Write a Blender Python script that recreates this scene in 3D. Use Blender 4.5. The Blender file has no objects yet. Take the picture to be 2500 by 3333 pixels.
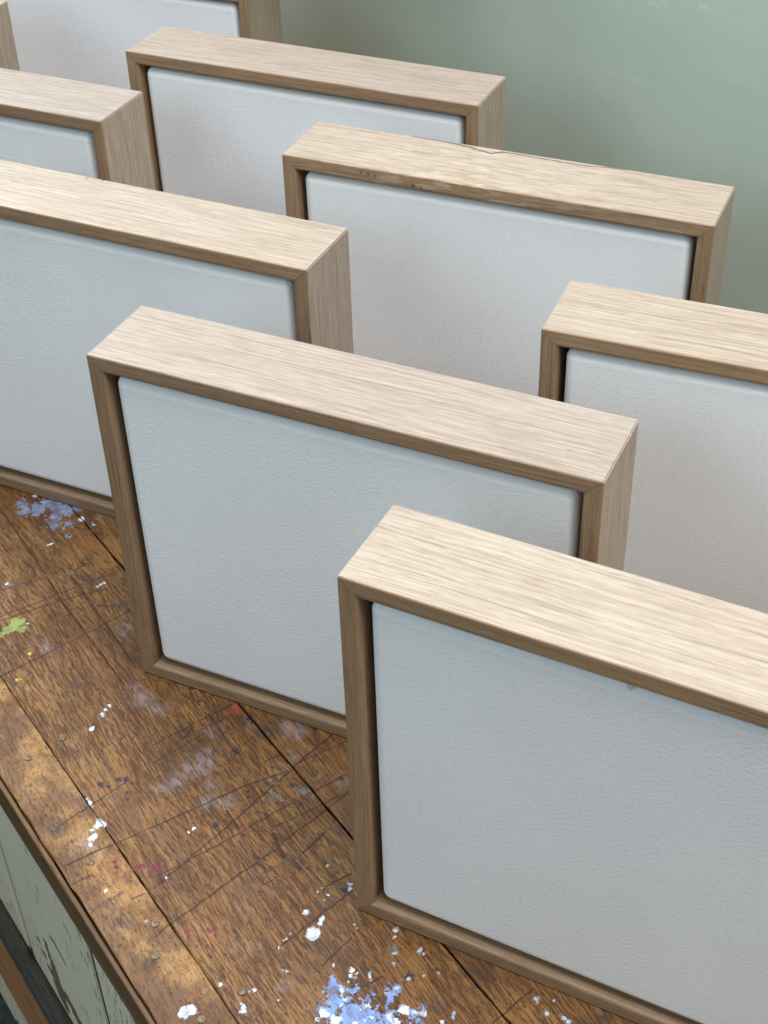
import bpy, bmesh, math, random
from mathutils import Vector, Matrix, Euler

sc = bpy.context.scene
C = sc.collection

# ------------------------------------------------------------------ camera
U = 0.055                                   # depth of one frame, the unit the place was measured in
fwd = Vector((0.0, 0.778959, -0.627075))
rgt = Vector((0.999461, -0.020587, -0.025574))
up = Vector((0.032830, 0.626737, 0.778539))
cam_d = bpy.data.cameras.new('camera')
cam = bpy.data.objects.new('camera', cam_d)
C.objects.link(cam)
M = Matrix((rgt, up, -fwd)).transposed().to_4x4()
M.translation = Vector((0, 0, 11.78812 * U))
cam.matrix_world = M
cam_d.sensor_fit = 'VERTICAL'
cam_d.sensor_height = 36.0
cam_d.sensor_width = 27.0
cam_d.lens = 4756.09 / 3333.0 * 36.0
cam_d.clip_start = 0.02
cam_d.clip_end = 100
cam_d.dof.use_dof = True
cam_d.dof.focus_distance = 0.80
cam_d.dof.aperture_fstop = 30.0
sc.camera = cam

# ------------------------------------------------------------------ light
world = bpy.data.worlds.new('World')
sc.world = world
world.use_nodes = True
bg = world.node_tree.nodes['Background']
bg.inputs['Color'].default_value = (0.93, 0.96, 1.0, 1)
bg.inputs['Strength'].default_value = 0.23

PHI = 2.1530801
ud = Vector((math.cos(PHI), math.sin(PHI), 0))          # along the bench boards
vd = Vector((math.sin(PHI), -math.cos(PHI), 0))         # across the bench, away from its near edge
EDGE = 2.25321925 * U


def bench_pt(s, v, z=0.0):
    return ud * s + vd * (EDGE + v) + Vector((0, 0, z))


def area(name, loc, target, sx, sy, power, col, spread=180):
    d = bpy.data.lights.new(name, 'AREA')
    d.shape = 'RECTANGLE'
    d.size, d.size_y = sx, sy
    d.energy = power
    d.color = col
    d.spread = math.radians(spread)
    o = bpy.data.objects.new(name, d)
    C.objects.link(o)
    zz = (Vector(loc) - Vector(target)).normalized()
    xx = (ud - zz * ud.dot(zz)).normalized()            # long side along the bench
    m = Matrix((xx, zz.cross(xx), zz)).transposed().to_4x4()
    m.translation = loc
    o.matrix_world = m
    return o



area('ceiling_light', bench_pt(0.45, 0.22, 1.70), bench_pt(0.50, 0.24, 0), 1.9, 0.75, 35, (0.88, 0.965, 1.15))
area('right_fill', bench_pt(-0.60, 0.45, 1.40), bench_pt(0.60, 0.35, 0.1), 0.5, 0.5, 13, (1.0, 0.94, 0.86))  # added fill light, out of view, to brighten the frames' right sides
area('window_light', bench_pt(0.42, -1.45, 1.20), bench_pt(0.50, 0.15, 0.1), 1.5, 0.9, 15.5, (0.62, 0.85, 0.98))
area('far_window', bench_pt(2.05, 0.36, 1.20), bench_pt(0.5, 0.2, 0.15), 0.9, 0.5, 12, (0.93, 0.97, 1.0))

sc.view_settings.view_transform = 'Standard'
sc.view_settings.look = 'None'
sc.view_settings.exposure = 0.0
sc.view_settings.gamma = 1.0
sc.view_settings.use_curve_mapping = False
sc.render.engine = 'CYCLES'
sc.cycles.use_denoising = True
sc.cycles.max_bounces = 8
sc.cycles.diffuse_bounces = 5
sc.cycles.adaptive_threshold = 0.02
SPLATS = {
  'white': [(0.53731, 0.03141, 0.00327),(0.53068, 0.02421, 0.00251),(0.52716, 0.02059, 0.00134),(0.55845, 0.03306, 0.00121),(0.55484, 0.03358, 0.00149),(0.55133, 0.03397, 0.00111),(0.53551, 0.0261, 0.00108),(0.60618, 0.0596, 0.00131),(0.40408, 0.01365, 0.00303),(0.40341, 0.01735, 0.00303),(0.46383, 0.02245, 0.00074),(0.4935, 0.01397, 0.00102),(0.6172, 0.07676, 0.00128),(0.61545, 0.07365, 0.00119),(0.61306, 0.06987, 0.00158),(0.79423, 0.14158, 0.00239),(0.72216, 0.12177, 0.00073),(0.72173, 0.11951, 0.00082),(0.72214, 0.12465, 0.00074),(0.7156, 0.06619, 0.00079),(0.83892, 0.12609, 0.00124),(0.76078, 0.06993, 0.00129),(0.78134, 0.11261, 0.00116),(0.78106, 0.10996, 0.00077),(0.4059, 0.09042, 0.00381),(0.41118, 0.09903, 0.00166),(0.40934, 0.09709, 0.00124),(0.41924, 0.0945, 0.00167),(0.41948, 0.09262, 0.00062),(0.42794, 0.11052, 0.00078),(0.42502, 0.11057, 0.00057),(0.42217, 0.10988, 0.00057),(0.4268, 0.10635, 0.00092),(0.42018, 0.10669, 0.00042),(0.38964, 0.03915, 0.0014),(0.38828, 0.03815, 0.0014),(0.39181, 0.03903, 0.00051),(0.40772, 0.0356, 0.00078),(0.39573, 0.04551, 0.00091),(0.3952, 0.04802, 0.00058),(0.376, 0.09509, 0.00131),(0.37314, 0.09245, 0.00131),(0.37252, 0.09572, 0.00092),(0.3717, 0.08967, 0.00059),(0.36745, 0.10042, 0.00078),(0.38343, 0.08893, 0.00079),(0.39655, 0.06629, 0.00066),(0.39506, 0.06718, 0.00053),(0.41304, 0.08043, 0.00068),(0.41132, 0.07716, 0.00041),(0.40896, 0.07169, 0.00061),(0.39778, 0.11068, 0.00069),(0.39514, 0.11119, 0.00048),(0.37093, 0.0654, 0.00045),(0.38297, 0.05551, 0.00045),(0.36311, 0.07002, 0.00253),(0.35737, 0.07235, 0.00283),(0.3652, 0.12971, 0.00098),(0.36638, 0.13078, 0.00078),(0.36239, 0.13093, 0.00078),(0.35516, 0.11528, 0.00057),(0.35759, 0.11187, 0.00057),(0.35242, 0.12297, 0.00086),(0.34883, 0.1303, 0.00048),(0.34266, 0.10355, 0.00222),(0.3403, 0.10349, 0.00148),(0.38271, 0.12723, 0.0008),(0.37954, 0.12335, 0.00069),(0.32498, 0.11497, 0.00073),(0.50298, 0.06912, 0.00097),(0.50332, 0.07301, 0.00114),(0.48268, 0.0445, 0.0007)],
  'pale_blue': [(0.30862, 0.16066, 0.00149),(0.30696, 0.16043, 0.0013),(0.2926, 0.16543, 0.0011),(0.28964, 0.16542, 0.00118),(0.3024, 0.16684, 0.00074),(0.32599, 0.12274, 0.00111),(0.32468, 0.12122, 0.0011),(0.36851, 0.10096, 0.00115),(0.37091, 0.119, 0.00097),(0.36629, 0.11435, 0.00087),(0.29937, 0.15926, 0.00083),(0.4207, 0.12398, 0.001),(0.41866, 0.12146, 0.00099),(0.78335, 0.14589, 0.00138),(0.42107, 0.12313, 0.00123),(0.35977, 0.09925, 0.00065)],
  'blue': [(0.37247, 0.08145, 0.00452),(0.36624, 0.07956, 0.00575),(0.36302, 0.07245, 0.00506),(0.35515, 0.0766, 0.00565),(0.35335, 0.08257, 0.00441),(0.36567, 0.0886, 0.00193),(0.3551, 0.09169, 0.00191),(0.3542, 0.0823, 0.00827),(0.34591, 0.08723, 0.00549),(0.35309, 0.10601, 0.00301),(0.35216, 0.10215, 0.00187),(0.35667, 0.09241, 0.00205),(0.34116, 0.09558, 0.00458),(0.33643, 0.10556, 0.00367),(0.33445, 0.11003, 0.00203)],
  'lavender': [(0.83476, 0.11431, 0.00457),(0.82613, 0.11311, 0.00554),(0.82327, 0.12129, 0.00605),(0.82397, 0.13111, 0.00711),(0.81705, 0.13403, 0.00707),(0.80625, 0.12736, 0.00548),(0.8097, 0.13758, 0.00604),(0.79863, 0.12302, 0.00395),(0.79367, 0.13185, 0.00317),(0.80754, 0.14265, 0.00403),(0.78279, 0.12593, 0.00137)],
  'lime': [(0.72048, 0.0613, 0.00483),(0.71823, 0.05722, 0.00481),(0.71841, 0.05342, 0.00393),(0.71606, 0.04779, 0.00347),(0.71325, 0.06049, 0.00305)],
  'yellow_green': [(0.68792, 0.05516, 0.00119),(0.68536, 0.05441, 0.00076),(0.67117, 0.03991, 0.00107),(0.67062, 0.04116, 0.00074),(0.43825, 0.12065, 0.00073)],
  'sage': [(0.74626, 0.10607, 0.00279),(0.74613, 0.11012, 0.00298),(0.78767, 0.15579, 0.00339),(0.7875, 0.15179, 0.00199),(0.49581, 0.12281, 0.00377),(0.49053, 0.1383, 0.00422),(0.48428, 0.13962, 0.00335),(0.51604, 0.14399, 0.00366),(0.51225, 0.13987, 0.00217),(0.48065, 0.1594, 0.00356),(0.50693, 0.13044, 0.00257),(0.49321, 0.15195, 0.00325),(0.70388, 0.06802, 0.00139),(0.37379, 0.11769, 0.00254)],
  'crimson': [(0.4929, 0.04403, 0.00226),(0.49082, 0.04118, 0.00156),(0.49618, 0.03781, 0.00157),(0.49779, 0.03557, 0.00104),(0.48806, 0.0393, 0.00103),(0.48991, 0.04819, 0.00087),(0.50738, 0.04981, 0.00125),(0.50865, 0.02705, 0.00123),(0.50495, 0.02477, 0.00122),(0.43946, 0.04734, 0.00212),(0.44566, 0.03791, 0.00147),(0.50663, 0.01178, 0.00104),(0.5067, 0.00924, 0.00086),(0.48929, 0.09674, 0.00114),(0.50239, 0.09674, 0.00083),(0.54096, 0.04126, 0.0011),(0.49064, 0.12269, 0.001),(0.49607, 0.11434, 0.00083)],
  'red': [(0.57251, 0.14067, 0.00278),(0.56874, 0.13667, 0.00387),(0.56642, 0.14079, 0.0023),(0.55761, 0.14747, 0.0011)],
  'navy': [(0.56357, 0.04507, 0.00227),(0.56039, 0.055, 0.00152),(0.55843, 0.05772, 0.00171),(0.55399, 0.05965, 0.00123),(0.54874, 0.05377, 0.00141),(0.54453, 0.05239, 0.00121),(0.55942, 0.04808, 0.00095),(0.45844, 0.00422, 0.00097),(0.51612, 0.13231, 0.00121),(0.51582, 0.13408, 0.00104),(0.51301, 0.13458, 0.00104),(0.51145, 0.1354, 0.00086),(0.49824, 0.0843, 0.0018),(0.54054, 0.12042, 0.00159),(0.53787, 0.12064, 0.00123),(0.48406, 0.13102, 0.001),(0.48176, 0.13019, 0.00075),(0.47931, 0.10982, 0.0013),(0.47714, 0.10893, 0.00098),(0.44945, 0.10708, 0.0011),(0.44563, 0.1072, 0.00156),(0.44316, 0.11065, 0.00109),(0.48836, 0.11144, 0.00116),(0.4864, 0.10941, 0.00099),(0.56749, 0.10204, 0.00081),(0.56999, 0.10693, 0.0009),(0.57116, 0.10978, 0.00063),(0.4197, 0.11867, 0.0017),(0.41511, 0.10457, 0.00112),(0.4167, 0.05279, 0.0008),(0.52678, 0.16931, 0.00117),(0.48537, 0.15982, 0.0012),(0.60078, 0.12509, 0.00208),(0.58822, 0.12364, 0.00149),(0.35568, 0.11631, 0.0021),(0.55348, 0.14138, 0.00182),(0.55762, 0.1411, 0.00183),(0.68843, 0.12513, 0.00142),(0.72138, 0.05469, 0.00079),(0.80544, 0.12741, 0.001),(0.50887, 0.11203, 0.00101),(0.49798, 0.13373, 0.00153)],
}
STAINS = {
  'dark': [(0.39843, 0.08642, 0.00503),(0.39492, 0.09009, 0.00335),(0.38755, 0.07951, 0.00395),(0.38256, 0.07924, 0.00261),(0.78576, 0.13843, 0.00394),(0.69506, 0.12521, 0.00625),(0.44075, 0.01344, 0.00713),(0.44319, 0.00562, 0.00474),(0.47148, 0.01408, 0.0066),(0.55752, 0.00594, 0.00637),(0.54804, 0.0104, 0.00542),(0.46772, 0.1417, 0.00412),(0.45456, 0.14267, 0.00406),(0.54301, 0.14511, 0.00808),(0.39894, 0.11766, 0.00604),(0.38282, 0.11783, 0.00493),(0.28083, 0.18028, 0.00364),(0.3431, 0.14274, 0.00192),(0.32148, 0.14347, 0.00149),(0.33435, 0.1186, 0.00555),(0.5945, 0.04837, 0.00157),(0.60172, 0.04711, 0.00159)],
  'haze': [(0.54425, 0.10152, 0.00957),(0.54255, 0.09367, 0.00692),(0.54047, 0.08144, 0.00684),(0.53927, 0.07151, 0.00424),(0.51594, 0.08919, 0.00585),(0.50986, 0.09762, 0.00501),(0.52729, 0.09638, 0.00426),(0.53208, 0.15843, 0.00806),(0.56175, 0.11743, 0.0054),(0.6096, 0.09681, 0.0072),(0.59722, 0.09801, 0.00554),(0.62391, 0.09646, 0.00407),(0.68705, 0.06667, 0.00511),(0.75635, 0.07124, 0.00367),(0.67435, 0.11563, 0.00522),(0.41606, 0.05925, 0.00268),(0.38754, 0.06149, 0.00162),(0.42304, 0.05323, 0.00135),(0.5294, 0.01746, 0.00533),(0.5175, 0.02223, 0.00352)],
  'orange': [(0.76419, 0.13497, 0.00721),(0.77332, 0.13679, 0.00438)],
}
SCRATCHES = [(0.73293, 0.05416, 0.72731, 0.13968, 0.0008),
  (0.7289, 0.05245, 0.72351, 0.09273, 0.0009),
  (0.72351, 0.09273, 0.71318, 0.13594, 0.0007),
  (0.68034, 0.03191, 0.68283, 0.07247, 0.0009),
  (0.68283, 0.07247, 0.68712, 0.12691, 0.0008),
  (0.69056, 0.03624, 0.69055, 0.04984, 0.0005),
  (0.75719, 0.06442, 0.75168, 0.09097, 0.0006),
  (0.74622, 0.11388, 0.74725, 0.12517, 0.0009),
  (0.62616, 0.09992, 0.6245, 0.10681, 0.0008),
  (0.7046, 0.11122, 0.69789, 0.11766, 0.001),
  (0.57308, 0.0841, 0.5744, 0.14177, 0.0008),
  (0.56037, 0.07748, 0.56312, 0.11198, 0.0006),
  (0.5668, 0.11402, 0.56687, 0.1356, 0.0005),
  (0.51792, 0.05537, 0.51374, 0.11186, 0.0008),
  (0.51374, 0.11186, 0.50792, 0.14164, 0.0008),
  (0.48051, 0.03587, 0.49472, 0.09233, 0.0009),
  (0.49472, 0.09233, 0.50916, 0.1433, 0.001),
  (0.50916, 0.1433, 0.51759, 0.17491, 0.0009),
  (0.51041, 0.14497, 0.50785, 0.17869, 0.0006),
  (0.4861, 0.04195, 0.4856, 0.08709, 0.0007),
  (0.4856, 0.08709, 0.48696, 0.11658, 0.0007),
  (0.48696, 0.11658, 0.48649, 0.1646, 0.0007),
  (0.45941, 0.06241, 0.46489, 0.10823, 0.0008),
  (0.46642, 0.10917, 0.47395, 0.15721, 0.0007),
  (0.5228, 0.13121, 0.52172, 0.143, 0.0006),
  (0.47789, 0.11023, 0.47474, 0.15774, 0.0006),
  (0.42728, 0.11301, 0.42593, 0.12803, 0.0007),
  (0.45333, 0.11369, 0.45828, 0.13128, 0.0012),
  (0.40906, 0.0703, 0.41442, 0.10489, 0.0007),
  (0.41442, 0.10489, 0.41688, 0.1226, 0.0008),
  (0.38719, 0.08366, 0.39266, 0.10577, 0.0008),
  (0.42713, 0.11232, 0.4264, 0.12893, 0.0007),
  (0.36404, 0.09921, 0.36398, 0.10649, 0.0006),
  (0.44858, 0.08443, 0.44749, 0.09135, 0.0006),
  (0.45612, 0.04143, 0.46187, 0.08017, 0.0008),
  (0.54898, 0.01083, 0.55696, 0.05976, 0.0007),
  (0.52242, 0.00208, 0.52004, 0.03049, 0.001),
  (0.52004, 0.03049, 0.51507, 0.09327, 0.0008),
  (0.45262, 0.02212, 0.45489, 0.03264, 0.0008),
  (0.45489, 0.03264, 0.45879, 0.06158, 0.0008),
  (0.48075, 0.023, 0.48003, 0.03037, 0.0005),
  (0.50825, 0.00061, 0.50794, 0.01241, 0.0006),
  (0.31092, 0.13471, 0.31403, 0.16336, 0.0008),
  (0.36543, 0.08871, 0.36471, 0.10541, 0.0005),
  (0.4866, 0.00384, 0.48712, 0.01254, 0.0035),
  (0.48712, 0.01254, 0.48725, 0.02028, 0.003),
  (0.45385, 0.07775, 0.45418, 0.09157, 0.0045),
  (0.45418, 0.09157, 0.4537, 0.10744, 0.0035),
  (0.84072, 0.09974, 0.75111, 0.0956, 0.001),
  (0.75111, 0.0956, 0.72111, 0.09323, 0.0016),
  (0.72111, 0.09323, 0.68966, 0.09285, 0.0012),
  (0.68966, 0.09285, 0.6306, 0.09215, 0.0011),
  (0.74124, 0.10907, 0.70772, 0.10787, 0.0018),
  (0.70772, 0.10787, 0.68311, 0.10718, 0.0016),
  (0.68311, 0.10718, 0.6367, 0.10529, 0.0011),
  (0.50412, 0.09434, 0.48216, 0.09342, 0.0011),
  (0.47519, 0.10776, 0.45616, 0.10372, 0.002),
  (0.46876, 0.0922, 0.45377, 0.09069, 0.0012),
  (0.57614, 0.1228, 0.53787, 0.12064, 0.0007),
  (0.35477, 0.1425, 0.3343, 0.14277, 0.003),
  (0.35519, 0.14281, 0.34351, 0.14305, 0.0025)]
NAILS = [(0.6065, 0.0183), (0.5158, 0.0155), (0.4593, 0.0258), (0.4417, 0.0168), (0.3958, 0.0184), (0.6093, 0.0419), (0.3976, 0.0427)]


# ------------------------------------------------------------------ node helpers
class G:
    """A small wrapper that writes shader nodes."""

    def __init__(self, name):
        self.m = bpy.data.materials.new(name)
        self.m.use_nodes = True
        self.t = self.m.node_tree
        self.bsdf = self.t.nodes['Principled BSDF']

    def n(self, typ, **kw):
        nd = self.t.nodes.new(typ)
        for k, v in kw.items():
            setattr(nd, k, v)
        return nd

    def put(self, sock, val):
        if isinstance(val, bpy.types.NodeSocket):
            self.t.links.new(val, sock)
        elif isinstance(val, (tuple, list, Vector)) and sock.type == 'RGBA' and len(val) == 3:
            sock.default_value = (*val, 1)
        else:
            sock.default_value = val

    def math(self, op, a, b=0.0, c=None, clamp=False):
        nd = self.n('ShaderNodeMath', operation=op, use_clamp=clamp)
        self.put(nd.inputs[0], a)
        self.put(nd.inputs[1], b)
        if c is not None:
            self.put(nd.inputs[2], c)
        return nd.outputs[0]

    def vmath(self, op, a, b=(0, 0, 0), out=0):
        nd = self.n('ShaderNodeVectorMath', operation=op)
        self.put(nd.inputs[0], a)
        if op == 'SCALE':
            self.put(nd.inputs['Scale'], b)
        else:
            self.put(nd.inputs[1], b)
        return nd.outputs[out]

    def noise(self, vec, scale, detail=2.0, rough=0.5, dist=0.0, out='Fac', dims='3D', w=None):
        nd = self.n('ShaderNodeTexNoise', noise_dimensions=dims)
        self.put(nd.inputs['Vector'], vec)
        self.put(nd.inputs['Scale'], scale)
        self.put(nd.inputs['Detail'], detail)
        self.put(nd.inputs['Roughness'], rough)
        self.put(nd.inputs['Distortion'], dist)
        if w is not None:
            self.put(nd.inputs['W'], w)
        return nd.outputs[out]

    def ramp(self, v, lo, hi, a=0.0, b=1.0, smooth=True):
        nd = self.n('ShaderNodeMapRange', interpolation_type='SMOOTHSTEP' if smooth else 'LINEAR')
        self.put(nd.inputs['Value'], v)
        for k, x in (('From Min', lo), ('From Max', hi), ('To Min', a), ('To Max', b)):
            self.put(nd.inputs[k], x)
        return nd.outputs[0]

    def mix(self, f, a, b, mode='MIX'):
        nd = self.n('ShaderNodeMix', data_type='RGBA', blend_type=mode)
        self.put(nd.inputs[0], f)
        self.put(nd.inputs[6], a)
        self.put(nd.inputs[7], b)
        return nd.outputs[2]

    def coord(self, kind='Object'):
        return self.n('ShaderNodeTexCoord').outputs[kind]

    def rand(self):
        return self.n('ShaderNodeObjectInfo').outputs['Random']

    def sep(self, v):
        nd = self.n('ShaderNodeSeparateXYZ')
        self.put(nd.inputs[0], v)
        return nd.outputs

    def comb(self, x, y, z):
        nd = self.n('ShaderNodeCombineXYZ')
        self.put(nd.inputs[0], x)
        self.put(nd.inputs[1], y)
        self.put(nd.inputs[2], z)
        return nd.outputs[0]

    def bump(self, h, dist, strength=1.0, normal=None):
        nd = self.n('ShaderNodeBump')
        self.put(nd.inputs['Height'], h)
        nd.inputs['Distance'].default_value = dist
        self.put(nd.inputs['Strength'], strength)
        if normal is not None:
            self.put(nd.inputs['Normal'], normal)
        return nd.outputs[0]

    def disc(self, vec, spots):
        """Signed distance to the nearest of many round spots (x, y, r)."""
        cur = None
        for x, y, r in spots:
            d = self.vmath('DISTANCE', vec, (x, y, 0), out=1)
            d = self.math('SUBTRACT', d, r)
            cur = d if cur is None else self.math('MINIMUM', cur, d)
        return cur

    def strokes(self, vec, lines):
        """Signed distance to the nearest of many straight strokes (x1, y1, x2, y2, width)."""
        cur = None
        s = self.sep(vec)
        x, y = s[0], s[1]
        for x1, y1, x2, y2, w in lines:
            L = math.hypot(x2 - x1, y2 - y1)
            tx, ty = (x2 - x1) / L, (y2 - y1) / L
            along = self.math('MULTIPLY_ADD', x, tx, self.math('MULTIPLY_ADD', y, ty, -(x1 + x2) / 2 * tx - (y1 + y2) / 2 * ty))
            off = self.math('MULTIPLY_ADD', x, -ty, self.math('MULTIPLY_ADD', y, tx, x1 * ty - y1 * tx))
            a = self.math('SUBTRACT', self.math('ABSOLUTE', along), L / 2)
            b = self.math('SUBTRACT', self.math('ABSOLUTE', off), w / 2)
            d = self.math('MAXIMUM', a, b)
            cur = d if cur is None else self.math('MINIMUM', cur, d)
        return cur


# ------------------------------------------------------------------ oak of the frames
def oak(name, light, dark, features=None):
    g = G(name)
    p = g.coord()
    r = g.rand()
    off = g.comb(g.math('MULTIPLY', r, 7.3), g.math('MULTIPLY', r, 3.1), g.math('MULTIPLY', r, 5.7))
    p0 = p
    p = g.vmath('ADD', p, off)
    if features:
        p = features['warp'](g, p0, p)
    # slow drift of the grain across the bar
    w1 = g.noise(g.vmath('MULTIPLY', p, (5, 22, 22)), 1.0, 2, 0.5)
    drift = g.vmath('MULTIPLY', g.comb(0.0, w1, w1), (0, 0.010, 0.010))
    q = g.vmath('ADD', p, drift)
    bands = g.noise(g.vmath('MULTIPLY', q, (15, 680, 680)), 1.0, 4, 0.62)
    fine = g.noise(g.vmath('MULTIPLY', q, (34, 1150, 1150)), 1.0, 2, 0.6)
    flake = g.noise(g.vmath('MULTIPLY', q, (120, 620, 620)), 1.0, 2, 0.55)
    patch = g.noise(g.vmath('MULTIPLY', p, (22, 70, 70)), 1.0, 3, 0.55)
    v = g.math('MULTIPLY_ADD', g.math('SUBTRACT', bands, 0.5), 1.25, 0.58)
    v = g.math('MULTIPLY_ADD', g.math('SUBTRACT', fine, 0.5), 1.15, v)
    v = g.math('MULTIPLY_ADD', g.math('SUBTRACT', patch, 0.5), 0.28, v)
    v = g.math('MULTIPLY_ADD', g.math('SUBTRACT', flake, 0.5), 0.45, v, clamp=True)
    col = g.mix(v, dark, light)
    line = g.noise(g.vmath('MULTIPLY', q, (10, 760, 760)), 1.0, 2, 0.5)
    col = g.mix(g.ramp(line, 0.56, 0.66, 0, 0.42), col, tuple(c * 0.80 for c in dark))
    # open pores: short dark dashes
    pore = g.noise(g.vmath('MULTIPLY', q, (75, 1500, 1500)), 1.0, 1, 0.5)
    pm = g.ramp(pore, 0.66, 0.76, 0, 0.42)
    col = g.mix(pm, col, tuple(c * 0.45 for c in dark))
    # shade contrast put into the colour: front lip and inner faces darker, honey toned
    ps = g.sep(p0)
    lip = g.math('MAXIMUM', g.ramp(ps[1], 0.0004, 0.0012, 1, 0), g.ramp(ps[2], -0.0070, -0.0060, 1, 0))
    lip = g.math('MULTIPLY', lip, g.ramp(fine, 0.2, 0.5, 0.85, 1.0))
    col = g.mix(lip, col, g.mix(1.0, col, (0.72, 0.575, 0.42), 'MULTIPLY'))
    # every bar a little different
    tone = g.ramp(r, 0, 1, 0.90, 1.06, smooth=False)
    col = g.mix(1.0, col, g.comb(tone, tone, g.math('MULTIPLY', tone, g.ramp(r, 0, 1, 1.03, 0.96, smooth=False))), 'MULTIPLY')
    if features:
        col = features['colour'](g, p0, p, col)
    g.put(g.bsdf.inputs['Base Color'], col)
    g.put(g.bsdf.inputs['Roughness'], g.ramp(v, 0, 1, 0.55, 0.45, smooth=False))
    g.bsdf.inputs['Specular IOR Level'].default_value = 0.5
    h = g.math('SUBTRACT', g.math('MULTIPLY', v, 0.35), pm)
    g.put(g.bsdf.inputs['Normal'], g.bump(h, 0.00025, 0.6))
    return g.m


OAK_L, OAK_D = (0.490, 0.393, 0.304), (0.250, 0.176, 0.117)


def knot_features(cx, cy, cz, rad, crack=(), specks=(), pale=0.0, stain=0.55):
    def warp(g, p0, p):
        d = g.vmath('DISTANCE', g.vmath('MULTIPLY', p0, (0.55, 1, 1)), (cx * 0.55, cy, cz), out=1)
        k = g.ramp(d, 0, rad * 3.0, 1, 0)
        swirl = g.noise(p0, 38, 1, 0.5, out='Color')
        sv = g.vmath('SUBTRACT', swirl, (0.5, 0.5, 0.5))
        return g.vmath('ADD', p, g.vmath('SCALE', g.vmath('MULTIPLY', sv, (0.03, 0.0045, 0.0045)), k))

    def colour(g, p0, p, col):
        d = g.vmath('DISTANCE', g.vmath('MULTIPLY', p0, (0.6, 1, 1)), (cx * 0.6, cy, cz), out=1)
        d = g.math('ADD', d, g.math('MULTIPLY', g.math('SUBTRACT', g.noise(p0, 160, 3), 0.5), rad * 0.9))
        k = g.ramp(d, rad * 0.1, rad, 1, 0)
        col = g.mix(g.math('MULTIPLY', k, stain), col, (0.40, 0.235, 0.10))
        rings = g.math('SINE', g.math('MULTIPLY', d, 1500.0))
        rk = g.math('MULTIPLY', g.ramp(rings, 0.1, 1.0), g.ramp(d, rad * 0.3, rad * 2.6, 0.30, 0))
        col = g.mix(rk, col, (0.30, 0.17, 0.08))
        if pale:
            sh = g.noise(g.vmath('MULTIPLY', p, (60, 260, 260)), 1.0, 2, 0.5, dist=0.5)
            pk = g.math('MULTIPLY', g.ramp(sh, 0.52, 0.62), g.ramp(d, rad * 0.8, rad * 6.0, pale, pale * 0.25))
            col = g.mix(pk, col, (0.72, 0.61, 0.47))
        if specks:
            sv = g.vmath('MULTIPLY', g.vmath('ADD', p0, g.vmath('SCALE', g.vmath('SUBTRACT', g.noise(p0, 700, 1, out='Color'), (0.5, 0.5, 0.5)), 0.0014)), (1, 0, 1))
            cur = None
            for x, z, r_ in specks:
                dd = g.math('SUBTRACT', g.vmath('DISTANCE', sv, (x, 0, z), out=1), r_)
                cur = dd if cur is None else g.math('MINIMUM', cur, dd)
            front = g.ramp(g.sep(p0)[1], 0.002, 0.003, 1, 0)
            col = g.mix(g.math('MULTIPLY', front, g.ramp(cur, -0.0004, 0.0004, 0.8, 0)), col, (0.07, 0.04, 0.02))
        if crack:
            cv = g.vmath('ADD', p0, g.vmath('SCALE', g.vmath('SUBTRACT', g.noise(p0, 220, 3, out='Color'), (0.5, 0.5, 0.5)), 0.0022))
            cd = g.strokes(cv, crack)
            top = g.ramp(g.sep(p0)[2], 0.0012, 0.002, 1, 0)
            col = g.mix(g.math('MULTIPLY', top, g.ramp(cd, -0.0001, 0.0007, 0.85, 0)), col, (0.085, 0.045, 0.02))
        return col
    return {'warp': warp, 'colour': colour}


# ------------------------------------------------------------------ primed canvas
def canvas_material(name, stamp=None):
    g = G(name)
    p = g.coord()
    r = g.rand()
    p2 = g.vmath('ADD', p, g.comb(g.math('MULTIPLY', r, 4.0), 0.0, g.math('MULTIPLY', r, 2.0)))
    slub = g.noise(g.vmath('MULTIPLY', p2, (340, 640, 640)), 1.0, 4, 0.68)
    x, y, z = g.sep(p2)[0:3]
    weave = g.math('MULTIPLY', g.math('SINE', g.math('MULTIPLY', x, 4300.0)), g.math('SINE', g.math('MULTIPLY', z, 4300.0)))
    nub = g.ramp(g.noise(g.vmath('MULTIPLY', p2, (150, 480, 480)), 1.0, 2, 0.5), 0.60, 0.78)
    h = g.math('MULTIPLY_ADD', weave, 0.12, slub)
    h = g.math('MULTIPLY_ADD', nub, 0.28, h)
    big = g.noise(p2, 9.0, 2, 0.5)
    col = g.mix(g.ramp(big, 0.3, 0.7), (0.80, 0.79, 0.77), (0.84, 0.835, 0.815))
    col = g.mix(g.ramp(slub, 0.30, 0.55, 0.14, 0), col, (0.50, 0.50, 0.49))
    if stamp:
        sv = g.vmath('ADD', p, g.vmath('SCALE', g.vmath('SUBTRACT', g.noise(p, 600, 2, out='Color'), (0.5, 0.5, 0.5)), 0.0015))
        s = g.sep(sv)
        d = g.strokes(g.comb(s[0], s[2], 0.0), stamp)
        col = g.mix(g.ramp(d, -0.0002, 0.0003, 0.75, 0), col, (0.06, 0.06, 0.07))
    g.put(g.bsdf.inputs['Base Color'], col)
    g.bsdf.inputs['Roughness'].default_value = 0.62
    g.bsdf.inputs['Specular IOR Level'].default_value = 0.35
    g.put(g.bsdf.inputs['Normal'], g.bump(h, 0.00052, 0.8))
    return g.m


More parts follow.
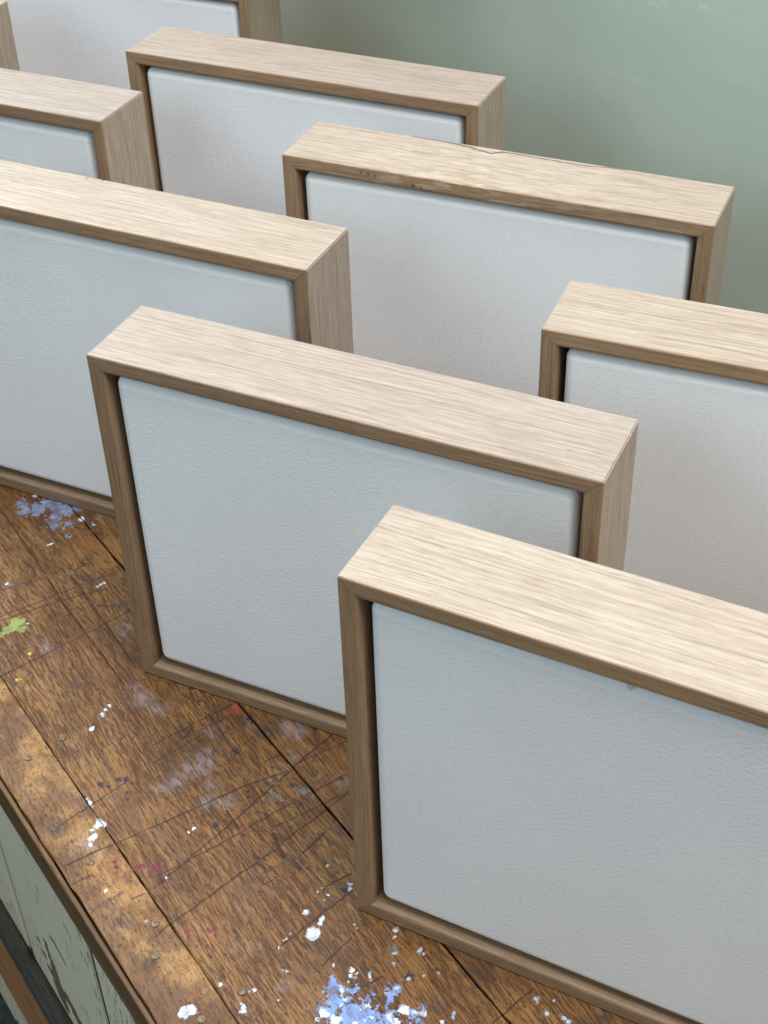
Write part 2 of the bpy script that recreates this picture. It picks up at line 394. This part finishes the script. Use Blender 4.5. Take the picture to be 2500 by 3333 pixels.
# ------------------------------------------------------------------ old varnished bench top with paint
def bench_material():
    g = G('old_bench_wood')
    p = g.coord()
    r = g.rand()
    s = g.sep(p)
    flat = g.comb(s[0], s[1], 0.0)
    q = g.vmath('ADD', p, g.comb(0.0, 0.0, g.math('MULTIPLY', r, 3.0)))
    # grain runs a few degrees off the board edge
    qx, qy, qz = g.sep(q)[0:3]
    gy = g.math('MULTIPLY_ADD', qx, g.ramp(r, 0, 1, -0.05, 0.12, smooth=False), qy)
    qr = g.comb(qx, gy, qz)
    wav = g.noise(g.vmath('MULTIPLY', qr, (7, 22, 22)), 1.0, 3, 0.5, out='Color')
    qr = g.vmath('ADD', qr, g.vmath('MULTIPLY', g.vmath('SUBTRACT', wav, (0.5, 0.5, 0.5)), (0.0, 0.016, 0.0)))
    broad = g.noise(g.vmath('MULTIPLY', qr, (6, 55, 55)), 1.0, 3, 0.6)
    mid = g.noise(g.vmath('MULTIPLY', qr, (34, 330, 330)), 1.0, 3, 0.6)
    fleck = g.noise(g.vmath('MULTIPLY', qr, (90, 800, 800)), 1.0, 4, 0.68, dist=0.4)
    fleck2 = g.noise(g.vmath('MULTIPLY', g.vmath('ADD', qr, (3.3, 1.7, 0)), (120, 900, 900)), 1.0, 1, 0.5)
    mott = g.noise(flat, 14, 4, 0.6)
    base = g.mix(g.ramp(mott, 0.30, 0.70), (0.140, 0.056, 0.013), (0.320, 0.148, 0.036))
    base = g.mix(g.ramp(broad, 0.35, 0.7, 0, 0.55), base, (0.20, 0.085, 0.026))
    base = g.mix(g.ramp(mid, 0.50, 0.68, 0, 0.55), base, (0.135, 0.056, 0.020))
    base = g.mix(g.ramp(mid, 0.48, 0.30, 0, 0.5), base, (0.37, 0.190, 0.058))
    zone = g.math('MULTIPLY', g.math('SUBTRACT', g.noise(g.vmath('MULTIPLY', qr, (12, 40, 1)), 1.0, 4, 0.65), 0.5), 0.42)
    thr = g.math('SUBTRACT', 0.50, zone)
    fm = g.ramp(g.math('SUBTRACT', fleck, thr), 0.0, 0.11, 0, 0.80)
    hair = g.noise(g.vmath('MULTIPLY', qr, (13, 1250, 1250)), 1.0, 3, 0.65)
    base = g.mix(g.ramp(hair, 0.50, 0.68, 0, 0.60), base, (0.095, 0.036, 0.013))
    base = g.mix(g.ramp(hair, 0.46, 0.32, 0, 0.35), base, (0.50, 0.26, 0.075))
    base = g.mix(fm, base, (0.062, 0.024, 0.012))
    long_ = g.noise(g.vmath('MULTIPLY', qr, (22, 420, 420)), 1.0, 4, 0.65)
    base = g.mix(g.ramp(long_, 0.54, 0.66, 0, 0.5), base, (0.075, 0.030, 0.012))
    fm2 = g.ramp(fleck2, 0.52, 0.68, 0, 0.6)
    base = g.mix(fm2, base, (0.075, 0.030, 0.014))
    rub = g.ramp(g.noise(flat, 11, 5, 0.65), 0.52, 0.70, 0, 0.35)
    base = g.mix(rub, base, g.mix(g.ramp(hair, 0.4, 0.6), (0.42, 0.215, 0.062), (0.22, 0.092, 0.022)))
    bt = g.ramp(r, 0, 1, 0.82, 1.08, smooth=False)
    base = g.mix(1.0, base, g.comb(bt, bt, bt), 'MULTIPLY')
    # the narrow strip along the near edge is worn paler, with fine mottled wear
    edge = g.ramp(s[1], 0.0318, 0.0332, 1, 0)
    worn = g.noise(flat, 30, 5, 0.65)
    pale = g.mix(g.ramp(worn, 0.40, 0.62), (0.150, 0.066, 0.022), (0.43, 0.225, 0.072))
    pale = g.mix(g.ramp(g.math('ADD', s[1], g.math('MULTIPLY', g.math('SUBTRACT', worn, 0.5), 0.05)), 0.009, 0.021, 0.62, 0), pale, (0.125, 0.060, 0.026))
    pitted = g.ramp(g.noise(g.vmath('MULTIPLY', qr, (220, 480, 480)), 1.0, 3, 0.65), 0.50, 0.63, 0, g.ramp(s[1], 0.010, 0.022, 0.9, 0.45))
    pale = g.mix(pitted, pale, (0.13, 0.060, 0.028))
    base = g.mix(g.math('MULTIPLY', edge, 0.80), base, pale)
    # grime that has settled in worn patches
    pits = g.ramp(g.noise(g.vmath('MULTIPLY', qr, (300, 700, 700)), 1.0, 2, 0.6), 0.60, 0.68, 0, 0.75)
    base = g.mix(pits, base, (0.040, 0.018, 0.009))
    dirt = g.ramp(g.noise(flat, 23, 5, 0.7), 0.54, 0.72, 0, 0.55)
    base = g.mix(dirt, base, (0.105, 0.058, 0.032))
    # warped coordinates for ragged paint edges
    n1 = g.vmath('SUBTRACT', g.noise(flat, 260, 4, 0.7, out='Color'), (0.5, 0.5, 0.5))
    wv = g.vmath('ADD', flat, g.vmath('MULTIPLY', n1, (0.0060, 0.0060, 0.0)))
    n0 = g.vmath('SUBTRACT', g.noise(flat, 240, 5, 0.7, out='Color'), (0.5, 0.5, 0.5))
    ww = g.vmath('ADD', flat, g.vmath('MULTIPLY', n0, (0.0052, 0.0052, 0.0)))
    n2 = g.vmath('SUBTRACT', g.noise(flat, 75, 5, 0.7, out='Color'), (0.5, 0.5, 0.5))
    wv2 = g.vmath('ADD', flat, g.vmath('MULTIPLY', n2, (0.022, 0.022, 0.0)))
    ns = g.vmath('SUBTRACT', g.noise(flat, 120, 2, 0.6, out='Color'), (0.5, 0.5, 0.5))
    wl = g.vmath('ADD', flat, g.vmath('MULTIPLY', ns, (0.0022, 0.0022, 0.0)))
    grainy = g.noise(g.vmath('MULTIPLY', qr, (110, 420, 420)), 1.0, 4, 0.7)
    fade = g.noise(flat, 95, 4, 0.65)
    crumb = g.noise(flat, 210, 6, 0.72)
    # soft stains
    for key, colr, amt in (('dark', (0.030, 0.026, 0.024), 0.72), ('haze', (0.40, 0.38, 0.42), 0.34), ('orange', (0.30, 0.085, 0.014), 0.75)):
        d = g.disc(wv2, STAINS[key])
        m = g.ramp(d, -0.006, 0.004, 1, 0)
        m = g.math('MULTIPLY', m, g.ramp(grainy, 0.40, 0.58, 0.12, 1))
        base = g.mix(g.math('MULTIPLY', m, amt), base, colr)
    # knife cuts, pencil lines and splits in the boards
    ld = g.strokes(wl, SCRATCHES)
    lm = g.math('MULTIPLY', g.ramp(ld, -0.0002, 0.00035, 1, 0), g.ramp(fade, 0.30, 0.55, 0.35, 0.92))
    base = g.mix(lm, base, (0.050, 0.022, 0.014))
    # random fine spatter
    vor = g.n('ShaderNodeTexVoronoi')
    g.put(vor.inputs['Vector'], wv)
    vor.inputs['Scale'].default_value = 75
    vs = g.sep(vor.outputs['Color'])
    spat = g.math('MULTIPLY', g.ramp(vor.outputs['Distance'], 0.045, 0.075, 1, 0), g.math('GREATER_THAN', vs[0], 0.90))
    spc = g.mix(g.math('GREATER_THAN', vs[1], 0.5), (0.045, 0.035, 0.06), (0.60, 0.56, 0.52))
    spc = g.mix(g.math('GREATER_THAN', vs[2], 0.75), spc, (0.30, 0.05, 0.05))
    base = g.mix(g.math('MULTIPLY', spat, 0.75), base, spc)
    # paint marks
    thick = None
    for key, colr, amt, vec, cut in (
            ('sage', (0.17, 0.20, 0.155), 0.62, wv2, 0.50),
            ('lavender', (0.235, 0.255, 0.36), 0.85, wv, 0.38),
            ('red', (0.36, 0.060, 0.038), 0.6, wv, 0.46),
            ('lime', (0.29, 0.34, 0.105), 0.88, wv, 0.34),
            ('blue', (0.235, 0.355, 0.62), 0.88, wv, 0.38),
            ('crimson', (0.20, 0.018, 0.034), 0.82, ww, 0.30),
            ('rubbed', (0.085, 0.055, 0.036), 0.72, ww, 0.36),
            ('navy', (0.026, 0.026, 0.040), 0.90, ww, 0.30),
            ('yellow_green', (0.52, 0.54, 0.06), 0.9, wv, 0.35),
            ('pale_blue', (0.47, 0.57, 0.60), 0.9, ww, 0.28),
            ('white', (0.72, 0.74, 0.75), 0.94, ww, 0.20)):
        d = g.disc(vec, SPLATS[key])
        frag = {'blue': 0.030, 'lavender': 0.030, 'lime': 0.014, 'sage': 0.016, 'red': 0.016, 'crimson': 0.008}.get(key, 0.0065)
        d = g.math('MULTIPLY_ADD', g.math('SUBTRACT', crumb, 0.5), frag, d)
        m = g.ramp(d, -0.0005, 0.0005, 1, 0)
        m = g.math('MULTIPLY', m, g.ramp(grainy, cut - 0.07, cut + 0.04))
        m = g.math('MULTIPLY', m, g.ramp(fade, 0.30, 0.48, 0.55, 1.0))
        cc = g.mix(g.ramp(fade, 0.35, 0.65), tuple(c * 0.80 for c in colr), tuple(min(0.86, c * 1.12) for c in colr))
        if key == 'blue':
            cc = g.mix(g.ramp(g.noise(flat, 150, 3, 0.6), 0.54, 0.62), cc, (0.74, 0.78, 0.86))
        if key == 'lavender':
            cc = g.mix(g.ramp(g.noise(flat, 190, 3, 0.6), 0.56, 0.66, 0, 0.6), cc, (0.50, 0.52, 0.60))
        base = g.mix(g.math('MULTIPLY', m, amt), base, cc)
        if key in ('white', 'blue', 'pale_blue', 'lavender', 'lime'):
            thick = m if thick is None else g.math('MAXIMUM', thick, m)
    g.put(g.bsdf.inputs['Base Color'], base)
    rough = g.ramp(g.noise(flat, 40, 4, 0.65), 0.35, 0.65, 0.36, 0.56)
    rough = g.math('MULTIPLY_ADD', thick, 0.12, rough)
    g.put(g.bsdf.inputs['Roughness'], rough)
    g.bsdf.inputs['Specular IOR Level'].default_value = 0.35
    h = g.math('MULTIPLY_ADD', thick, 1.3, g.math('MULTIPLY', mid, -0.5))
    h = g.math('MULTIPLY_ADD', fm, -0.5, h)
    h = g.math('MULTIPLY_ADD', lm, -1.2, h)
    h = g.math('MULTIPLY_ADD', g.noise(flat, 60, 3), 1.2, h)
    g.put(g.bsdf.inputs['Normal'], g.bump(h, 0.0006, 0.55))
    return g.m


def edge_wood_material(name, a, b, rough=0.45):
    g = G(name)
    p = g.coord()
    n1 = g.noise(g.vmath('MULTIPLY', p, (7, 120, 120)), 1.0, 4, 0.6)
    n2 = g.noise(g.vmath('MULTIPLY', p, (45, 700, 700)), 1.0, 2, 0.6)
    n3 = g.noise(p, 24, 4, 0.65)
    col = g.mix(g.ramp(n1, 0.35, 0.65), a, b)
    col = g.mix(g.ramp(n2, 0.54, 0.66, 0, 0.6), col, tuple(c * 0.35 for c in a))
    col = g.mix(g.ramp(n3, 0.52, 0.72, 0, 0.6), col, tuple(c * 0.42 for c in a))
    g.put(g.bsdf.inputs['Base Color'], col)
    g.bsdf.inputs['Roughness'].default_value = rough
    g.put(g.bsdf.inputs['Normal'], g.bump(g.math('ADD', n2, n3), 0.0006, 0.5))
    return g.m


def peeling_paint_material(patches, strokes):
    g = G('peeling_green_grey_paint')
    p = g.coord()
    s = g.sep(p)
    flat = g.comb(s[0], s[2], 0.0)
    n1 = g.vmath('SUBTRACT', g.noise(g.vmath('MULTIPLY', flat, (1, 0.35, 1)), 190, 4, 0.65, out='Color'), (0.5, 0.5, 0.5))
    wv = g.vmath('ADD', flat, g.vmath('MULTIPLY', n1, (0.012, 0.012, 0)))
    paint = g.mix(g.ramp(g.noise(flat, 13, 4, 0.6), 0.35, 0.65), (0.81, 0.71, 0.52), (0.85, 0.755, 0.56))
    wood = g.mix(g.noise(g.vmath('MULTIPLY', flat, (320, 18, 1)), 1.0, 3), (0.100, 0.058, 0.028), (0.27, 0.175, 0.085))
    flick = g.noise(g.vmath('MULTIPLY', flat, (330, 70, 1)), 1.0, 3, 0.6)
    zone = g.noise(g.vmath('MULTIPLY', flat, (24, 5, 1)), 1.0, 2, 0.5)
    fm = g.math('MULTIPLY', g.ramp(flick, 0.57, 0.62, 0, 0.8), g.ramp(zone, 0.50, 0.56))
    d = g.disc(wv, patches)
    pm = g.ramp(d, -0.0012, 0.0006, 1, 0)
    sd = g.strokes(wv, strokes)
    sm = g.ramp(sd, -0.0005, 0.0005, 0.9, 0)
    col = g.mix(fm, paint, (0.105, 0.090, 0.065))
    col = g.mix(pm, col, wood)
    col = g.mix(sm, col, (0.075, 0.068, 0.055))
    g.put(g.bsdf.inputs['Base Color'], col)
    g.bsdf.inputs['Roughness'].default_value = 0.35
    h = g.math('MAXIMUM', g.math('MAXIMUM', fm, pm), sm)
    g.put(g.bsdf.inputs['Normal'], g.bump(g.math('MULTIPLY', h, -1.0), 0.0006, 0.7))
    return g.m


def plain(name, col, rough=0.6, metal=0.0, var=0.15, scale=60):
    g = G(name)
    p = g.coord()
    n = g.noise(p, scale, 4, 0.6)
    c = g.mix(g.ramp(n, 0.3, 0.7), tuple(x * (1 - var) for x in col), tuple(min(1, x * (1 + var)) for x in col))
    g.put(g.bsdf.inputs['Base Color'], c)
    g.bsdf.inputs['Roughness'].default_value = rough
    g.bsdf.inputs['Metallic'].default_value = metal
    g.put(g.bsdf.inputs['Normal'], g.bump(n, 0.0005, 0.4))
    return g.m


def wall_material(scuffs):
    g = G('sage_green_wall_paint')
    p = g.coord()
    s = g.sep(p)
    flat = g.comb(s[0], s[2], 0.0)
    col = g.mix(g.ramp(g.noise(flat, 4.5, 4, 0.6), 0.3, 0.7), (0.460, 0.520, 0.412), (0.495, 0.555, 0.442))
    brush = g.noise(g.vmath('MULTIPLY', flat, (9, 60, 1)), 1.0, 4, 0.6)
    col = g.mix(g.ramp(brush, 0.50, 0.70, 0, 0.10), col, (0.54, 0.60, 0.50))
    n1 = g.vmath('SUBTRACT', g.noise(flat, 130, 3, 0.6, out='Color'), (0.5, 0.5, 0.5))
    d = g.strokes(g.vmath('ADD', flat, g.vmath('MULTIPLY', n1, (0.008, 0.008, 0))), scuffs)
    sm = g.math('MULTIPLY', g.ramp(d, -0.0006, 0.0012, 0.5, 0), g.ramp(g.noise(flat, 330, 3), 0.42, 0.55))
    col = g.mix(sm, col, (0.62, 0.66, 0.60))
    g.put(g.bsdf.inputs['Base Color'], col)
    g.bsdf.inputs['Roughness'].default_value = 0.48
    h = g.math('MULTIPLY_ADD', g.noise(flat, 900, 2), 0.10, g.noise(flat, 45, 3, 0.5))
    g.put(g.bsdf.inputs['Normal'], g.bump(h, 0.0008, 0.35))
    return g.m


# ------------------------------------------------------------------ object helpers
def link(name, bm, mat, parent=None, matrix=None):
    me = bpy.data.meshes.new(name)
    bmesh.ops.recalc_face_normals(bm, faces=bm.faces)
    bm.to_mesh(me)
    bm.free()
    me.materials.append(mat)
    o = bpy.data.objects.new(name, me)
    C.objects.link(o)
    if parent is not None:
        o.parent = parent
    if matrix is not None:
        o.matrix_local = matrix
    return o


def empty(name, matrix):
    o = bpy.data.objects.new(name, None)
    o.empty_display_size = 0.03
    C.objects.link(o)
    o.matrix_world = matrix
    return o


def tag(o, label=None, cat=None, group=None, kind=None):
    for k, v in (('label', label), ('category', cat), ('group', group), ('kind', kind)):
        if v:
            o[k] = v
    return o


def box_bm(x0, x1, y0, y1, z0, z1, bev=0.0, seg=2, edges=None):
    bm = bmesh.new()
    bmesh.ops.create_cube(bm, size=1)
    for v in bm.verts:
        v.co = Vector(((x0 + x1) / 2 + v.co.x * (x1 - x0), (y0 + y1) / 2 + v.co.y * (y1 - y0), (z0 + z1) / 2 + v.co.z * (z1 - z0)))
    if bev:
        es = [e for e in bm.edges if edges is None or edges(e)]
        bmesh.ops.bevel(bm, geom=es, offset=bev, segments=seg, profile=0.5, affect='EDGES')
    return bm


def basis(x, y, z, loc):
    m = Matrix((x, y, z)).transposed().to_4x4()
    m.translation = loc
    return m


# bench coordinates: x along the boards, y away from the near edge, z up
BENCH = basis(-ud, vd, Vector((0, 0, 1)), bench_pt(0, 0))      # right handed: x is minus ud


def flip_spots(l):
    return [(-x, y, r) for x, y, r in l]


SPLATS = {k: flip_spots(v) for k, v in SPLATS.items()}
STAINS = {k: flip_spots(v) for k, v in STAINS.items()}
SCRATCHES = [(-a, b, -c, d, w) for a, b, c, d, w in SCRATCHES]
SPLATS['rubbed'] = []
for a, b_, c, d, w in [l for l in SCRATCHES if l[4] > 0.0022]:          # broad rubs are rows of soft spots
    n = max(2, int(math.hypot(c - a, d - b_) / (w * 0.6)))
    SPLATS['rubbed'] += [(a + (c - a) * i / n, b_ + (d - b_) * i / n, w * (0.30 + 0.2 * ((i * 7) % 5) / 5)) for i in range(n + 1)]
SCRATCHES = [l for l in SCRATCHES if l[4] <= 0.0022]

# ------------------------------------------------------------------ the setting
S0, S1 = -0.9, 2.3                          # extent along ud
DEPTH = 0.605
WALL_Y = 0.622
FLOOR_Z = -0.88

scuffs = [(-0.7643, 0.269, -0.745, 0.272, 0.004), (-0.715, 0.279, -0.705, 0.282, 0.003), (-0.7985, 0.2050, -0.795, 0.2060, 0.002), (-0.776, 0.2075, -0.764, 0.2115, 0.002), (-0.66, 0.15, -0.65, 0.152, 0.001)]
wall_mesh = box_bm(-3.0, 1.6, WALL_Y, WALL_Y + 0.12, FLOOR_Z, 2.3)
wall = link('wall', wall_mesh, wall_material(scuffs), None, BENCH)
tag(wall, 'scuffed sage green painted wall behind the bench', 'wall', kind='structure')

floor_bm = bmesh.new()
bmesh.ops.create_grid(floor_bm, x_segments=1, y_segments=1, size=3.0)
for v in floor_bm.verts:
    v.co = Vector((v.co.x - 0.7, v.co.y - 2.4 + WALL_Y, FLOOR_Z))
floor = link('floor', floor_bm, plain('grey_green_concrete', (0.075, 0.085, 0.068), 0.7, var=0.5, scale=34), None, BENCH)
tag(floor, 'dark grey green concrete floor below the bench', 'floor', kind='structure')

# ------------------------------------------------------------------ the bench
bench = empty('workbench', BENCH)
tag(bench, 'old varnished wooden workbench splashed with paint, cut lines across its boards', 'workbench')
bm_wood = bench_material()
TH = 0.0325
widths = [0.0320, 0.1085, 0.112, 0.110, 0.112, 0.1175]
y = 0.0
random.seed(4)
for i, w in enumerate(widths):
    gap = 0.0007 if i == 0 else 0.0012
    y1 = min(y + w, DEPTH)
    b = box_bm(-S1, -S0, y, y1, -TH, -0.0003 * (i % 2), 0.0006, 2, lambda e: abs(e.verts[0].co.x - e.verts[1].co.x) > 0.5)
    # ragged, worn arrises: cut the long board up and nudge its edges
    long_edges = [e for e in b.edges if abs(e.verts[0].co.x - e.verts[1].co.x) > 0.5]
    bmesh.ops.subdivide_edges(b, edges=long_edges, cuts=340, use_grid_fill=False)
    ymid = (y + y1) / 2
    for v in b.verts:
        if v.co.z > -0.002:
            k = 0.00035 if i else (0.0007 if v.co.y < ymid else 0.00035)
            if abs(v.co.y - ymid) > (y1 - y) / 2 - 0.003:
                v.co.y += random.uniform(-k, k)
                v.co.z -= random.uniform(0, 0.00025)
    board = link('board', b, bm_wood, bench)
    if i == 0:
        board['label'] = 'narrow worn strip along the near edge'
    y = y1 + gap
# dark packing of dust under the joints
link('under_board', box_bm(-S1 + 0.01, -S0 - 0.01, 0.02, DEPTH - 0.01, -TH - 0.02, -TH - 0.0005), plain('dark_dust', (0.02, 0.015, 0.012), 0.9), bench)

edge_mat = edge_wood_material('dark_edge_wood', (0.105, 0.047, 0.011), (0.165, 0.078, 0.020), 0.50)
link('edge_lipping', box_bm(-S1, -S0, -0.0035, -0.0003, -TH, -0.0035, 0.0008, 2), edge_mat, bench)

nail_mat = plain('old_nail_metal', (0.17, 0.12, 0.07), 0.5, 0.3, 0.6, 500)
for s, v in NAILS:
    nb = bmesh.new()
    r = 0.0025
    bmesh.ops.create_cone(nb, cap_ends=True, segments=20, radius1=r, radius2=r * 0.82, depth=0.0012)
    for vt in nb.verts:
        vt.co += Vector((-s, v, -0.0001))
    link('nail_head', nb, nail_mat, bench)

# painted boards below the top
patches = [(-0.6323, -0.202, 0.0045), (-0.6323, -0.212, 0.006), (-0.6300, -0.222, 0.007), (-0.6290, -0.233, 0.008), (-0.6290, -0.243, 0.009),
           (-0.6290, -0.254, 0.010), (-0.6285, -0.266, 0.011), (-0.6180, -0.247, 0.006), (-0.6110, -0.246, 0.008), (-0.6040, -0.250, 0.009), (-0.5970, -0.254, 0.010),
           (-0.6520, -0.222, 0.004), (-0.6480, -0.233, 0.005), (-0.6420, -0.246, 0.006), (-0.6370, -0.258, 0.006)]
strk = [(-0.6149, -0.172, -0.6040, -0.173, 0.006), (-0.6060, -0.170, -0.5899, -0.176, 0.005)]
peel = peeling_paint_material(patches, strk)
x = -0.690 - 0.168 * 9
while x < -S0:
    link('panel_board', box_bm(x + 0.0046, x + 0.1634, 0.004, 0.022, -0.60, -TH - 0.0008, 0.0018, 2), peel, bench)
    x += 0.168
link('panel_backing', box_bm(-S1 + 0.01, -S0 - 0.01, 0.0058, 0.03, -0.598, -TH - 0.022), bpy.data.materials['dark_dust'], bench)
rail_mat = edge_wood_material('orange_rail_wood', (0.34, 0.135, 0.040), (0.46, 0.20, 0.066), 0.5)
link('lower_rail', box_bm(-S1, -S0, -0.0093, 0.0035, -0.405, -0.2925, 0.002, 3, lambda e: abs(e.verts[0].co.x - e.verts[1].co.x) > 0.5), rail_mat, bench)
cap_mat = edge_wood_material('grimy_dark_rail_top', (0.040, 0.034, 0.028), (0.070, 0.058, 0.044), 0.35)
link('rail_cap', box_bm(-S1, -S0, -0.0095, 0.0035, -0.2922, -0.2785, 0.0035, 4, lambda e: abs(e.verts[0].co.x - e.verts[1].co.x) > 0.5), cap_mat, bench)
leg_mat = edge_wood_material('leg_wood', (0.12, 0.065, 0.03), (0.2, 0.11, 0.05), 0.6)
for sx in (-S1 + 0.12, -S0 - 0.12):
    for sy in (0.07, DEPTH - 0.07):
        link('leg', box_bm(sx - 0.04, sx + 0.04, sy - 0.04, sy + 0.04, FLOOR_Z, -TH - 0.021, 0.003, 2), leg_mat, bench)

# unseen board added high on the wall to shade the wall below it
blocker = link('shade_board', box_bm(-1.24, -0.96, WALL_Y - 0.17, WALL_Y - 0.001, 0.355, 0.375, 0.002, 2), edge_wood_material('shade_board_wood', (0.3, 0.19, 0.1), (0.42, 0.28, 0.15)), None, BENCH)
tag(blocker, 'added unseen board above the far frames, shading the green wall', 'blocker')

# ------------------------------------------------------------------ the framed canvases
FW, FH, FD = 5.17 * U, 4.2682 * U, U        # outer width, height, depth
T = 0.0098                                  # face width of the moulding
LEDGE = 0.021


def arc(cy, cz, r, a0, a1, n):
    return [(cy + r * math.cos(math.radians(a0 + (a1 - a0) * i / n)), cz + r * math.sin(math.radians(a0 + (a1 - a0) * i / n))) for i in range(n + 1)]


def bar_bm(L):
    """L-shaped float moulding lying along x with mitred ends: y is depth from the front, z goes inwards (down)."""
    ro, ri = 0.0009, 0.0022
    prof = []
    prof += arc(ro, ro, ro, 180, 270, 4)                        # front outer arris
    prof += arc(FD - ro, ro, ro, 270, 360, 3)
    prof += [(FD, LEDGE), (FD - 0.010, LEDGE), (FD - 0.010, T)]
    prof += arc(ri, T - ri, ri, 90, 180, 5)                     # rounded front inner arris
    bm = bmesh.new()
    rings = []
    for end in (0, 1):
        for k in ((0, 1) if end == 0 else (1, 0)):
            ring = []
            for (yy, zz) in prof:
                z2 = max(zz, 0.0005) if k == 0 else zz
                xx = z2 + 0.00012 + (0.0 if k == 0 else 0.0006)
                if end:
                    xx = L - xx
                ring.append(bm.verts.new((xx, yy, -z2)))
            rings.append(ring)
    n = len(prof)
    for a, b in zip(rings, rings[1:]):
        for i in range(n):
            bm.faces.new((a[i], a[(i + 1) % n], b[(i + 1) % n], b[i]))
    bm.faces.new(rings[0])
    bm.faces.new(list(reversed(rings[-1])))
    return bm


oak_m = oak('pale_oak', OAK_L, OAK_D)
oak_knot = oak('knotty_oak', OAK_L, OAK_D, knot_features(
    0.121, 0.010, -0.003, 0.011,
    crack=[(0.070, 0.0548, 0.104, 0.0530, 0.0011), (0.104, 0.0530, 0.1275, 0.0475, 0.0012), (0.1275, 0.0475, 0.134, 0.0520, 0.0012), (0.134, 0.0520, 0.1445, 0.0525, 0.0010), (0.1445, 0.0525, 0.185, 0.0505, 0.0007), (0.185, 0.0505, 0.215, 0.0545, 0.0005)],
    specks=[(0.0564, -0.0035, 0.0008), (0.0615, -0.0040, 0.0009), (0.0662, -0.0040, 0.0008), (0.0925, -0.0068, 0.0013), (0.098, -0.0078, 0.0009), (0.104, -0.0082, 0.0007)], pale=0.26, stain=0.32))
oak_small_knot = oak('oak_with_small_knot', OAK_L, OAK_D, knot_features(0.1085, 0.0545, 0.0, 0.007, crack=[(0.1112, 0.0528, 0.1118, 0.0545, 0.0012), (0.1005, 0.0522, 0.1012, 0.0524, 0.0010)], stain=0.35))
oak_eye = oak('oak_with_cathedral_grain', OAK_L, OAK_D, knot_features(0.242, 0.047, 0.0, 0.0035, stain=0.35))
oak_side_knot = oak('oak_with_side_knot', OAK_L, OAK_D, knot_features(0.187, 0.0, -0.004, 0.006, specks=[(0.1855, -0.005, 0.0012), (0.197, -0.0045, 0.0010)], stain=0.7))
cv_mat = canvas_material('primed_canvas')
stamp = []
cw, ch, cd = FW - 2 * (T + 0.0031), FH - 2 * (T + 0.0031), 0.038
for k in range(4):
    xx = 0.1302 - T - 0.0031 + k * 0.0010
    stamp += [(xx, ch - 0.0019 - 0.0003 * (k % 3), xx + 0.0007, ch - 0.0008, 0.0003)]
cv_stamp = canvas_material('primed_canvas_with_stamp', stamp)

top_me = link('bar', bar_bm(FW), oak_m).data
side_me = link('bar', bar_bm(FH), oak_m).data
for o in list(C.objects):
    if o.name.startswith('bar') and o.type == 'MESH' and o.data in (top_me, side_me):
        bpy.data.objects.remove(o)
canvas_bm = box_bm(0, cw, 0, cd, 0, ch, 0.0058, 10)
canvas_obj = link('canvas', canvas_bm, cv_mat)
canvas_me = canvas_obj.data
bpy.data.objects.remove(canvas_obj)

X, Y, Z = Vector((1, 0, 0)), Vector((0, 1, 0)), Vector((0, 0, 1))
BARS = [                                     # mesh, transform inside the frame
    (top_me, basis(X, Y, Z, Vector((0, 0, FH)))),
    (side_me, basis(-Z, Y, X, Vector((FW, 0, FH)))),
    (top_me, basis(-X, Y, -Z, Vector((FW, 0, 0)))),
    (side_me, basis(Z, Y, -X, Vector((0, 0, 0)))),
]


def framed_canvas(x, y, a, label, special=None, canvas_mat=None):
    m = Matrix.Rotation(a, 4, 'Z')
    m.translation = Vector((x, y, 0.0002))
    root = empty('framed_canvas', m)
    tag(root, label, 'framed canvas', 'pale oak framed canvases standing on the bench')
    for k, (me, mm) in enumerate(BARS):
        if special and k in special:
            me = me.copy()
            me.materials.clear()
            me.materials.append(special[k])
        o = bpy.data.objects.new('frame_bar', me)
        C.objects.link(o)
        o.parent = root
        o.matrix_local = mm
    me = canvas_me
    if canvas_mat:
        me = me.copy()
        me.materials.clear()
        me.materials.append(canvas_mat)
    o = bpy.data.objects.new('canvas', me)
    C.objects.link(o)
    o.parent = root
    o.location = (T + 0.0031, 0.0028, T + 0.0031)
    return root


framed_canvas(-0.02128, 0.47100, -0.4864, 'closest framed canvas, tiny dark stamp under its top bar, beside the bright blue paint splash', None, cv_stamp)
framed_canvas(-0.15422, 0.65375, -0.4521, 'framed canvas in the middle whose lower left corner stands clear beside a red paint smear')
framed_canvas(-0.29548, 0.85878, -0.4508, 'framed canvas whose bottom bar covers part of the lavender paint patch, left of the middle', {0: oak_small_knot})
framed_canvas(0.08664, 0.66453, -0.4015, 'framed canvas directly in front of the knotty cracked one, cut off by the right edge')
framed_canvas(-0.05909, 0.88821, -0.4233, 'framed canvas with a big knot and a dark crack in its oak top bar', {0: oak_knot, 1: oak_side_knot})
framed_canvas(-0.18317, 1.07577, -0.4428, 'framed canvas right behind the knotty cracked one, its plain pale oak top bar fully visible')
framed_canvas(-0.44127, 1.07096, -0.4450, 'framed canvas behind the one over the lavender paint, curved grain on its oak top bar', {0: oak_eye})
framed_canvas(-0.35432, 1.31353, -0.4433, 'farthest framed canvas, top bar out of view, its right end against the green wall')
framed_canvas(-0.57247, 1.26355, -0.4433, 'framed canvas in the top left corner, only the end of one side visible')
